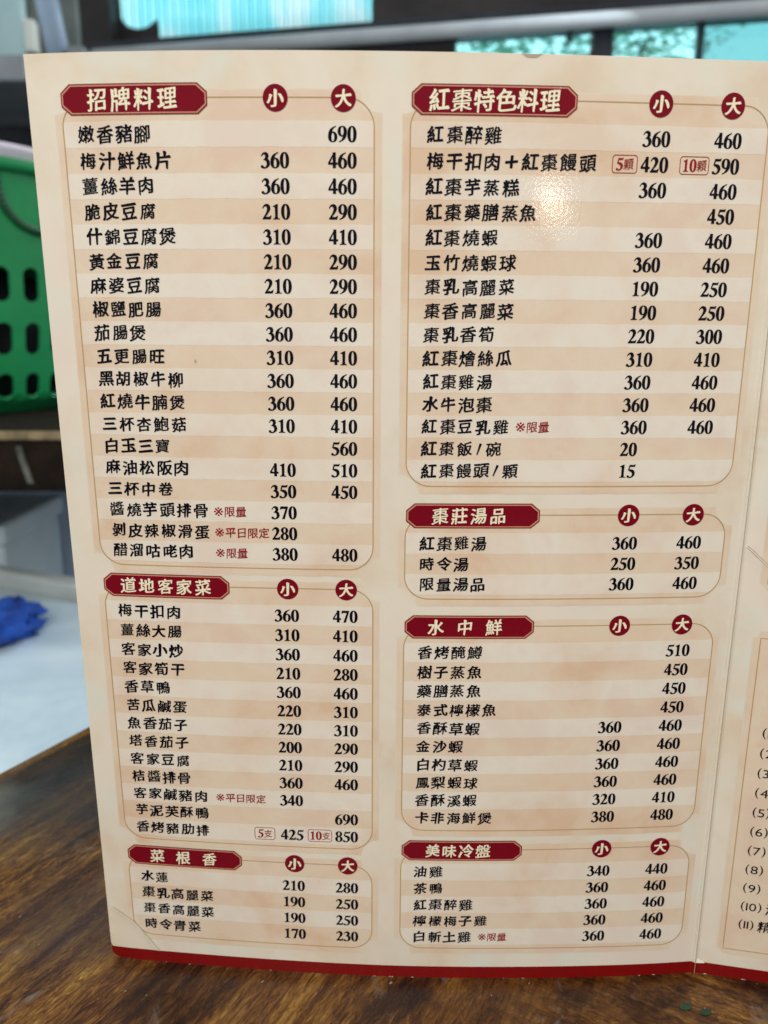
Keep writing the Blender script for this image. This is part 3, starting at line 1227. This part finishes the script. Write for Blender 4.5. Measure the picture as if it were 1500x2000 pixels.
foam_box('white foam box with its lid on, left of the dark gap under the shelf', FOAM_M, (-0.755, 1.185, -0.74), 0, 0.432, 0.20, 0.663)
foam_box('bluish grey foam box leaning right of the dark gap under the shelf', FOAM2_M, (-0.43, 1.47, -0.74), -3, 0.34, 0.30, 0.70, -11)
# shelf plank and the basket on it
shelf = thing('wooden_shelf', 'thick dark wooden shelf plank with a painted tan highlight along its front edge carrying the green basket', 'shelf',
              (-0.72, 1.16, -0.74))
shelf.rotation_euler = (0, 0, math.radians(1.5))
bm = bmesh.new()
add_box(bm, (-0.60, -0.30, 0.786), (0.415, 0.26, 0.853))
bm_obj('plank', bm, DARKWOOD_M, shelf, bevel=0.004)
bm = bmesh.new()
add_box(bm, (-0.60, -0.3035, 0.845), (0.415, -0.299, 0.8545))
bm_obj('worn_or_lit_edge', bm, EDGEWOOD_M, shelf, bevel=0.0015)  # tan strip paints the highlight on the plank's front edge
bm = bmesh.new()
vs_ = add_box(bm, (0.304, -0.3022, 0.796), (0.311, -0.2995, 0.838))
for v in vs_:
    v.co.x += (v.co.z - 0.842) * -0.25
bm_obj('stain', bm, STREAK_M, shelf, bevel=0.001)
for sx in (-0.55, 0.385):
    for sy in (0.10, 0.22):
        bm = bmesh.new()
        add_box(bm, (sx - 0.025, sy - 0.025, 0.0), (sx + 0.025, sy + 0.025, 0.7855))
        bm_obj('leg', bm, DARKWOOD_M, shelf, bevel=0.003)

BX, BY, BZ = -0.640, 1.185, 0.1135
basket = thing('plastic_basket', 'round green plastic basket with slotted sides standing on the dark shelf', 'basket', (BX, BY, BZ))
NCOL, H0, H1 = 34, 0.028, 0.312


def brad(z):
    return 0.194 + 0.024 * (z / H1) + 0.010 * math.sin(math.pi * min(1, max(0, z / H1))) - 0.022 * max(0, 0.02 - z) / 0.02


bm = bmesh.new()
nseg = 8
slots = [(0.019, 0.053), (0.077, 0.118), (0.144, 0.187)]


def bpt(c, z):
    a = 2 * math.pi * (c + 0.372) / NCOL - 2.4
    r = brad(z)
    return (r * math.cos(a), r * math.sin(a), z)


bands = [(0.010, 0.065), (0.065, 0.131), (0.131, 0.200)]
vc = {}


def V(c, z):
    k = (round(c % NCOL, 4), round(z, 5))
    if k not in vc:
        vc[k] = bm.verts.new(bpt(c, z))
    return vc[k]


def face(*v):
    v = [a for i, a in enumerate(v) if a not in v[:i]]
    if len(v) > 2:
        try:
            bm.faces.new(v)
        except ValueError:
            pass


for c in range(NCOL):
    for (z0, z1), (s0, s1) in zip(bands, slots):
        # stadium hole with its surround
        hw = 0.29
        cz0, cz1 = s0 + 0.010, s1 - 0.010
        inner, outer = [], []
        for k in range(24):
            a = 2 * math.pi * (k + 0.5) / 24
            x, y = math.cos(a), math.sin(a)
            ix = 0.5 + hw * x
            iz = (cz1 if y > 0 else cz0) + 0.010 * y
            s_ = max(abs(x), abs(y))
            ox, oz = x / s_, y / s_
            inner.append(V(c + ix, iz))
            outer.append(V(c + 0.5 + 0.5 * ox, (z0 + z1) / 2 + (z1 - z0) / 2 * oz))
        for k in range(24):
            j = (k + 1) % 24
            face(outer[k], outer[j], inner[j], inner[k])
        # the four corners of the cell
        for (x, z, k1, k2) in ((1, z1, 2, 3), (0, z1, 8, 9), (0, z0, 14, 15), (1, z0, 20, 21)):
            face(V(c + x, z), outer[k2], outer[k1])
for c in range(NCOL * 2):
    for za, zb in ((0.0, 0.010), (0.200, 0.225), (0.225, 0.25), (0.25, 0.28), (0.28, H1)):
        face(V(c / 2, za), V(c / 2 + 0.5, za), V(c / 2 + 0.5, zb), V(c / 2, zb))
# floor of the basket
cv_ = bm.verts.new((0, 0, 0.0))
for c in range(NCOL * 2):
    face(V(c / 2, 0.0), cv_, V(c / 2 + 0.5, 0.0))
bmesh.ops.recalc_face_normals(bm, faces=bm.faces)
ob = bm_obj('basket_wall', bm, GREEN_M, basket)
md = ob.modifiers.new('thickness', 'SOLIDIFY')
md.thickness = 0.004
md.offset = -1
bm = bmesh.new()
rr_ = brad(H1)
lathe(bm, [(rr_ - 0.006, H1 - 0.004), (rr_ + 0.001, H1 - 0.012), (rr_ + 0.009, H1 - 0.010), (rr_ + 0.011, H1 - 0.002),
           (rr_ + 0.006, H1 + 0.004), (rr_ - 0.004, H1 + 0.003), (rr_ - 0.006, H1 - 0.004)], 96)
bm_obj('rim', bm, GREEN_M, basket, smooth=True)
# U-shaped hand grip moulded under the rim, one on each side
for a0 in (-0.50, 2.64):
    path = []
    for k in range(33):
        t = math.pi * k / 32
        a = a0 - 0.25 * math.cos(t)
        z = H1 - 0.008 - 0.072 * math.sin(t) ** 0.75
        r = brad(z) + 0.003
        path.append((r * math.cos(a), r * math.sin(a), z))
    bm = bmesh.new()
    for p, q in zip(path, path[1:]):
        add_cyl(bm, p, q, 0.0052, 10)
    bm_obj('hand_grip', bm, GREEN_DK_M, basket, smooth=True)

filler = thing('dark_filler', 'black sack added inside the green basket as its unlit dark, seen through the slots', 'filler', (BX, BY, BZ + 0.006))  # added dark body, stands for the unlit inside of the basket
bm = bmesh.new()
lathe(bm, [(0.001, 0), (0.12, 0.0), (0.150, 0.02), (0.172, 0.06), (0.176, 0.12), (0.150, 0.17), (0.08, 0.188), (0.001, 0.19)], 48)
for v in bm.verts:
    k = 1 + 0.05 * noise.noise(v.co * 22)
    v.co.x *= k
    v.co.y *= k
bm_obj('filler_body', bm, BLACK_M, filler, smooth=True)

basin = thing('plastic_basin', 'pale pink plastic basin sitting inside the top of the green basket', 'basin', (BX, BY, BZ + 0.304))
bm = bmesh.new()
lathe(bm, [(0.05, -0.10), (0.14, -0.098), (0.185, -0.03), (0.205, 0.0), (0.216, 0.022), (0.219, 0.026), (0.216, 0.030), (0.208, 0.026),
           (0.196, 0.0), (0.175, -0.03), (0.13, -0.09), (0.05, -0.093)], 96)
bm_obj('bowl', bm, PINK_M, basin, smooth=True)

# things further back on the left
rack = thing('metal_rack', 'grey metal rack shelf behind the basket', 'rack', (-1.02, 1.82, -0.74))
bm = bmesh.new()
add_box(bm, (-0.75, -0.16, 1.425), (0.33, 0.2, 1.472))
bm_obj('rack_shelf', bm, SHELFGREY_M, rack, bevel=0.006)
bm = bmesh.new()
add_box(bm, (-0.75, -0.16, 0.98), (0.33, 0.2, 1.01))
bm_obj('rack_shelf', bm, BLACK_M, rack, bevel=0.004)
for sx in (-0.72, 0.30):
    bm = bmesh.new()
    add_box(bm, (sx - 0.02, 0.201, 0.0), (sx + 0.02, 0.241, 1.6))
    bm_obj('rack_post', bm, SHELFGREY_M, rack, bevel=0.003)
bm = bmesh.new()
add_box(bm, (-0.75, 0.245, 0.0), (0.33, 0.255, 1.58))
bm_obj('back_panel', bm, BLACK_M, rack)

pot = thing('cooking_pot', 'black round cooking pot on the rack behind the basket', 'pot', (-0.93, 1.80, 0.2705))
bm = bmesh.new()
lathe(bm, [(0.001, 0), (0.10, 0), (0.125, 0.05), (0.13, 0.19), (0.135, 0.20), (0.11, 0.215), (0.05, 0.245), (0.001, 0.25)], 48)
bm_obj('pot_body', bm, BLACK_M, pot, smooth=True)
bm = bmesh.new()
bmesh.ops.create_uvsphere(bm, u_segments=20, v_segments=12, radius=0.026, matrix=Matrix.Translation((0, 0, 0.272)))
bm_obj('lid_knob', bm, BLACK_M, pot, smooth=True)
ket = thing('kettle', 'dull steel kettle beside the black pot on the rack', 'kettle', (-0.70, 1.76, 0.2705))
bm = bmesh.new()
lathe(bm, [(0.001, 0), (0.07, 0), (0.085, 0.03), (0.082, 0.10), (0.06, 0.17), (0.045, 0.20), (0.045, 0.235), (0.03, 0.25), (0.001, 0.255)], 40)
bm_obj('kettle_body', bm, rough_mat('dull_steel', (0.05, 0.06, 0.07), (0.16, 0.18, 0.19), 14, 0.35, Metallic=0.7), ket, smooth=True)
bm = bmesh.new()
pth = [(0.075 * math.cos(t), 0, 0.21 + 0.10 * math.sin(t)) for t in [math.pi * k / 16 for k in range(17)]]
for p, q in zip(pth, pth[1:]):
    add_cyl(bm, p, q, 0.007, 8)
bm_obj('handle', bm, BLACK_M, ket, smooth=True)

pb_ = thing('pale_board', 'pale blue board with an ivory edge strip leaning above the grey rack', 'board', (-1.097, 2.35, 0.60))
bm = bmesh.new()
add_box(bm, (-0.30, 0, 0.0), (0.13, 0.03, 1.0))
bm_obj('board_face', bm, PALE_M, pb_, bevel=0.01)
bm = bmesh.new()
add_box(bm, (0.131, -0.012, 0.345), (0.158, 0.03, 0.425))
bm_obj('edge_strip', bm, IVORY_M, pb_, bevel=0.006)
bm = bmesh.new()
add_box(bm, (-0.30, 0.0305, -1.34), (0.26, 0.06, 1.2))
bm_obj('backing', bm, OLIVE_M, pb_, bevel=0.006)
post = thing('steel_post', 'slim grey blue painted post left of the bright corrugated panel', 'post', (-0.735, 2.05, -0.74))
bm = bmesh.new()
add_cyl(bm, (-0.045, 0, 0), (-0.02, 0, 1.5), 0.026, 24)
add_cyl(bm, (-0.02, 0, 1.5), (-0.075, 0, 1.85), 0.026, 24)
bm_obj('post_tube', bm, GREYBLUE_M, post, smooth=True)

# ---------------------------------------------------------------- window wall at the far end
WX, WY = -1.04, 3.40
WANG = math.atan2(-0.5, 2.29)
wall = thing('window_wall', 'dark brown board wall with low windows behind the menu', 'wall', (WX, WY, -0.74), WANG)
Z0 = 0.74
bm = bmesh.new()
add_box(bm, (1.015, -0.03, Z0 + 1.296), (4.0, 0.03, 3.4))
add_box(bm, (-2.6, -0.03, Z0 + 1.296), (-0.012, 0.03, 3.4))
add_box(bm, (-0.012, -0.03, Z0 + 1.75), (1.015, 0.03, 3.4))
bm_obj('board_panel', bm, WALL_M, wall, bevel=0.003)
bm = bmesh.new()
add_box(bm, (-2.6, -0.05, Z0 + 1.237), (4.0, 0.05, Z0 + 1.2955))
bm_obj('beam', bm, FRAME_M, wall, bevel=0.004)
bm = bmesh.new()
add_box(bm, (-2.6, -0.03, 0.0), (1.31, 0.03, Z0 + 1.2365))
add_box(bm, (1.31, -0.03, 0.0), (4.0, 0.03, Z0 + 0.55))
bm_obj('board_panel', bm, WALL_M, wall, bevel=0.003)


def glass_mat(name, col, sheen=0.08):
    m = bpy.data.materials.new(name)
    m.use_nodes = True
    nt = m.node_tree
    nt.nodes.clear()
    out = N(nt, 'ShaderNodeOutputMaterial')
    tr = N(nt, 'ShaderNodeBsdfTransparent')
    tr.inputs[0].default_value = (*col, 1)
    gl = N(nt, 'ShaderNodeBsdfGlossy')
    gl.inputs['Roughness'].default_value = 0.05
    mx = N(nt, 'ShaderNodeMixShader')
    mx.inputs[0].default_value = sheen
    nt.links.new(tr.outputs[0], mx.inputs[1])
    nt.links.new(gl.outputs[0], mx.inputs[2])
    nt.links.new(mx.outputs[0], out.inputs[0])
    return m


GLASS_M = glass_mat('cyan_tinted_glass', (0.45, 0.65, 0.665))
FROST_M = glass_mat('pale_cyan_sheet_glass', (0.27, 0.46, 0.47))
for k, (x0, x1, mat) in enumerate(((1.31, 1.785, GLASS_M), (1.852, 2.13, GLASS_M), (2.142, 2.62, FROST_M), (2.64, 3.2, FROST_M))):
    bm = bmesh.new()
    for lo, hi in (((x0, -0.025, Z0 + 0.55), (x0 + 0.006, 0.025, Z0 + 1.2365)), ((x1 - 0.006, -0.025, Z0 + 0.55), (x1, 0.025, Z0 + 1.2365)),
                   ((x0 + 0.0065, -0.025, Z0 + 1.226), (x1 - 0.0065, 0.025, Z0 + 1.2365)), ((x0 + 0.0065, -0.025, Z0 + 0.5505), (x1 - 0.0065, 0.025, Z0 + 0.57))):
        add_box(bm, lo, hi)
    fr_ = bm_obj('window_frame', bm, rough_mat('cyan_edge', (0.04, 0.14, 0.15), (0.06, 0.2, 0.21), 9, 0.4) if k else FRAME_M, wall)
    bm = bmesh.new()
    add_box(bm, (x0 + 0.0065, -0.003, Z0 + 0.5705), (x1 - 0.0065, 0.003, Z0 + 1.2255))
    bm_obj('pane', bm, mat, fr_)
for x0, x1 in ((1.786, 1.851), (2.131, 2.141), (2.621, 2.639), (3.2005, 3.26)):
    bm = bmesh.new()
    add_box(bm, (x0, -0.035, Z0 + 0.5505), (x1, 0.035, Z0 + 1.2365))
    bm_obj('mullion', bm, FRAME_M, wall)

tube = thing('roller_tube', 'pale grey roller tube running across above the windows', 'tube', (WX, WY, 1.231), WANG)
bm = bmesh.new()
add_cyl(bm, (-0.05, -0.095, 0), (3.6, -0.095, 0), 0.025, 40)
bm_obj('tube_body', bm, PIPE_M, tube, smooth=True)
for x in (0.0, 1.7, 3.4):
    bm = bmesh.new()
    add_box(bm, (x, -0.0655, -0.05), (x + 0.02, -0.0505, 0.03))
    bm_obj('bracket', bm, FRAME_M, tube)

# corrugated translucent sheet hanging outside the upper opening
m = bpy.data.materials.new('translucent_corrugated')
m.use_nodes = True
nt = m.node_tree
nt.nodes.clear()
out = N(nt, 'ShaderNodeOutputMaterial')
tl = N(nt, 'ShaderNodeBsdfTranslucent')
df = N(nt, 'ShaderNodeBsdfDiffuse')
co = coords(nt)
f = noise_tex(nt, coords(nt, (5, 5, 2.2)), 1.0, 4, 0.6, 0.5)
c = ramp(nt, f, [(0.32, (0.42, 0.86, 0.90)), (0.5, (0.60, 0.93, 0.95)), (0.66, (0.9, 0.98, 0.98))])
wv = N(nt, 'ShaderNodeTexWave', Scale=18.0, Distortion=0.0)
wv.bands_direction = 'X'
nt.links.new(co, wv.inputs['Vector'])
rb = ramp(nt, wv.outputs['Fac'], [(0.0, (0.45, 0.62, 0.72)), (0.5, (1.0, 1.0, 1.0)), (1.0, (1.1, 1.08, 1.05))])  # rib shading painted into the colour as darker stripes
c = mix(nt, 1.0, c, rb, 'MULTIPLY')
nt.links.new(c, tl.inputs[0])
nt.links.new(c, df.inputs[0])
mx = N(nt, 'ShaderNodeMixShader')
mx.inputs[0].default_value = 0.2
nt.links.new(tl.outputs[0], mx.inputs[1])
nt.links.new(df.outputs[0], mx.inputs[2])
nt.links.new(mx.outputs[0], out.inputs[0])
CORR_M = m
pts, fc = [], []
nx = 360
for i in range(nx + 1):
    x = -0.025 + 1.05 * i / nx
    y = 0.062 + 0.006 * math.sin(x * 2 * math.pi / 0.0349)
    zl = 1.2985
    for z in (zl, 1.42, 1.60, 1.78):
        pts.append((x, y, z))
for i in range(nx):
    for j in range(3):
        fc.append((4 * i + j, 4 * i + 4 + j, 4 * i + 5 + j, 4 * i + 1 + j))
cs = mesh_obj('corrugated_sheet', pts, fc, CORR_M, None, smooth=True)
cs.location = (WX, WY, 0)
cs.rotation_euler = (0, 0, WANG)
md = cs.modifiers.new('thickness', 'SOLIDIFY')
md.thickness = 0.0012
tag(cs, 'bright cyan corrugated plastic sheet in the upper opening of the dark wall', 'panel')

# dark board with a hollow upper edge under the rounded corner of the sheet
bm = bmesh.new()
lo_f, up_f = [], []
for i in range(25):
    x = -0.020 + 0.172 * i / 24
    d = (x - 0.075) / 0.082
    z = 1.360 + 0.06 - 0.06 * math.sqrt(max(0, 1 - d * d)) if abs(d) < 1 else 1.42 + (0.35 if x < 0 else 0)
    z = z if x < 0.145 else 1.36
    lo_f.append((x, 1.2965))
    up_f.append((x, z))
grid = [[[bm.verts.new((p[0], y, p[1])) for y in (0.034, 0.046)] for p in row] for row in (lo_f, up_f)]
for i in range(24):
    for a_, b_ in (((0, i, 0), (1, i, 0)), ((1, i, 0), (1, i, 1)), ((1, i, 1), (0, i, 1)), ((0, i, 1), (0, i, 0))):
        p, q = grid[a_[0]][a_[1]][a_[2]], grid[b_[0]][b_[1]][b_[2]]
        p2, q2 = grid[a_[0]][a_[1] + 1][a_[2]], grid[b_[0]][b_[1] + 1][b_[2]]
        bm.faces.new((p, p2, q2, q))
for i in (0, 24):
    bm.faces.new((grid[0][i][0], grid[1][i][0], grid[1][i][1], grid[0][i][1]))
bmesh.ops.recalc_face_normals(bm, faces=bm.faces)
nb = bm_obj('notch_board', bm, WALL_M)
nb.location = (WX, WY, 0)
nb.rotation_euler = (0, 0, WANG)
tag(nb, 'small dark board below the rounded corner of the corrugated sheet', 'board')

# tree outside the windows
tree = thing('garden_tree', 'leafy tree growing outside the windows of the dark wall', 'tree', (0.95, 4.15, -0.74))
m = bpy.data.materials.new('thin_leaf')
m.use_nodes = True
nt = m.node_tree
nt.nodes.clear()
out = N(nt, 'ShaderNodeOutputMaterial')
tl = N(nt, 'ShaderNodeBsdfTranslucent')
df = N(nt, 'ShaderNodeBsdfDiffuse')
tl.inputs[0].default_value = (0.62, 0.90, 0.72, 1)
df.inputs[0].default_value = (0.40, 0.62, 0.45, 1)
mx = N(nt, 'ShaderNodeMixShader')
mx.inputs[0].default_value = 0.25
nt.links.new(tl.outputs[0], mx.inputs[1])
nt.links.new(df.outputs[0], mx.inputs[2])
nt.links.new(mx.outputs[0], out.inputs[0])
LEAF_M = m
bm = bmesh.new()
add_cyl(bm, (0, 0.05, 0), (0.03, 0, 1.9), 0.05, 14, 0.03)
for a in range(6):
    t = a * 1.05
    add_cyl(bm, (0.03, 0, 1.4 + 0.07 * a), (0.03 + 0.45 * math.cos(t), 0.12 * math.sin(t), 1.9 + 0.08 * a), 0.018, 8, 0.006)
bm_obj('trunk', bm, DARKWOOD_M, tree, smooth=True)
rnd = random.Random(5)
pts, fc = [], []
for k in range(1100):
    cl_ = rnd.choice([(-0.45, 0, 2.28), (-0.30, 0.05, 2.42), (-0.1, 0, 2.30), (0.18, 0, 2.34), (0.38, 0.05, 2.26), (0.5, 0.1, 2.42), (0.05, 0, 2.18)])
    p = Vector((cl_[0] + rnd.gauss(0, 0.11), cl_[1] + rnd.gauss(0, 0.08), cl_[2] + rnd.gauss(0, 0.085)))
    q = Matrix.Rotation(rnd.uniform(0, 6.28), 3, 'Z') @ Matrix.Rotation(rnd.uniform(-1.2, 1.2), 3, 'X')
    s = rnd.uniform(0.018, 0.034)
    b0 = len(pts)
    for a in ((-1, 0, 0), (0, -0.45, 0), (1.2, 0, 0.15), (0, 0.45, 0)):
        pts.append(p + q @ Vector(a) * s)
    fc.append((b0, b0 + 1, b0 + 2, b0 + 3))
mesh_obj('crown', pts, fc, LEAF_M, tree)

# bright sky beyond
m = bpy.data.materials.new('bright_sky')
m.use_nodes = True
nt = m.node_tree
nt.nodes.clear()
out = N(nt, 'ShaderNodeOutputMaterial')
em = N(nt, 'ShaderNodeEmission')
em.inputs[0].default_value = (0.86, 0.97, 1.0, 1)
em.inputs[1].default_value = 4.0
nt.links.new(em.outputs[0], out.inputs[0])
bm = bmesh.new()
add_box(bm, (-9, 9.0, -0.8), (9, 9.05, 6.0))
sk = bm_obj('sky', bm, m)
sk['kind'] = 'structure'

# small green flecks on the table by the fold
for k, (x, y, w, h, col, lab) in enumerate((
        (0.0, 0.0, 0.0024, 0.0013, (0.010, 0.045, 0.020), 'paler dark green speck of vegetable on the table below the fold, the left one'),
        (0.0, 0.0, 0.0022, 0.0012, (0.004, 0.036, 0.016), 'darker green speck of vegetable on the table below the fold, the right one'))):
    gm_ = rough_mat('herb_green', tuple(c * 0.8 for c in col), tuple(c * 1.5 for c in col), 300, 0.4)
    bm = bmesh.new()
    top = []
    for i in range(14):
        a = 2 * math.pi * i / 14
        r = 1 + 0.35 * noise.noise(Vector((math.cos(a) * 1.6, math.sin(a) * 1.6, k * 4 + 1)))
        top.append(bm.verts.new((w * r * math.cos(a), h * r * math.sin(a), 0.0003)))
    fcx = bm.faces.new(top)
    ex = bmesh.ops.extrude_face_region(bm, geom=[fcx])
    for v in [e for e in ex['geom'] if isinstance(e, bmesh.types.BMVert)]:
        v.co.z = 0.0
    o = bm_obj('herb_fleck', bm, gm_)
    o.location = ((0.1042, 0.2266, 0.0001), (0.1100, 0.2243, 0.0001))[k]
    o.rotation_euler = (0, 0, 0.3)
    tag(o, lab, 'food scrap', 'green specks on the table')
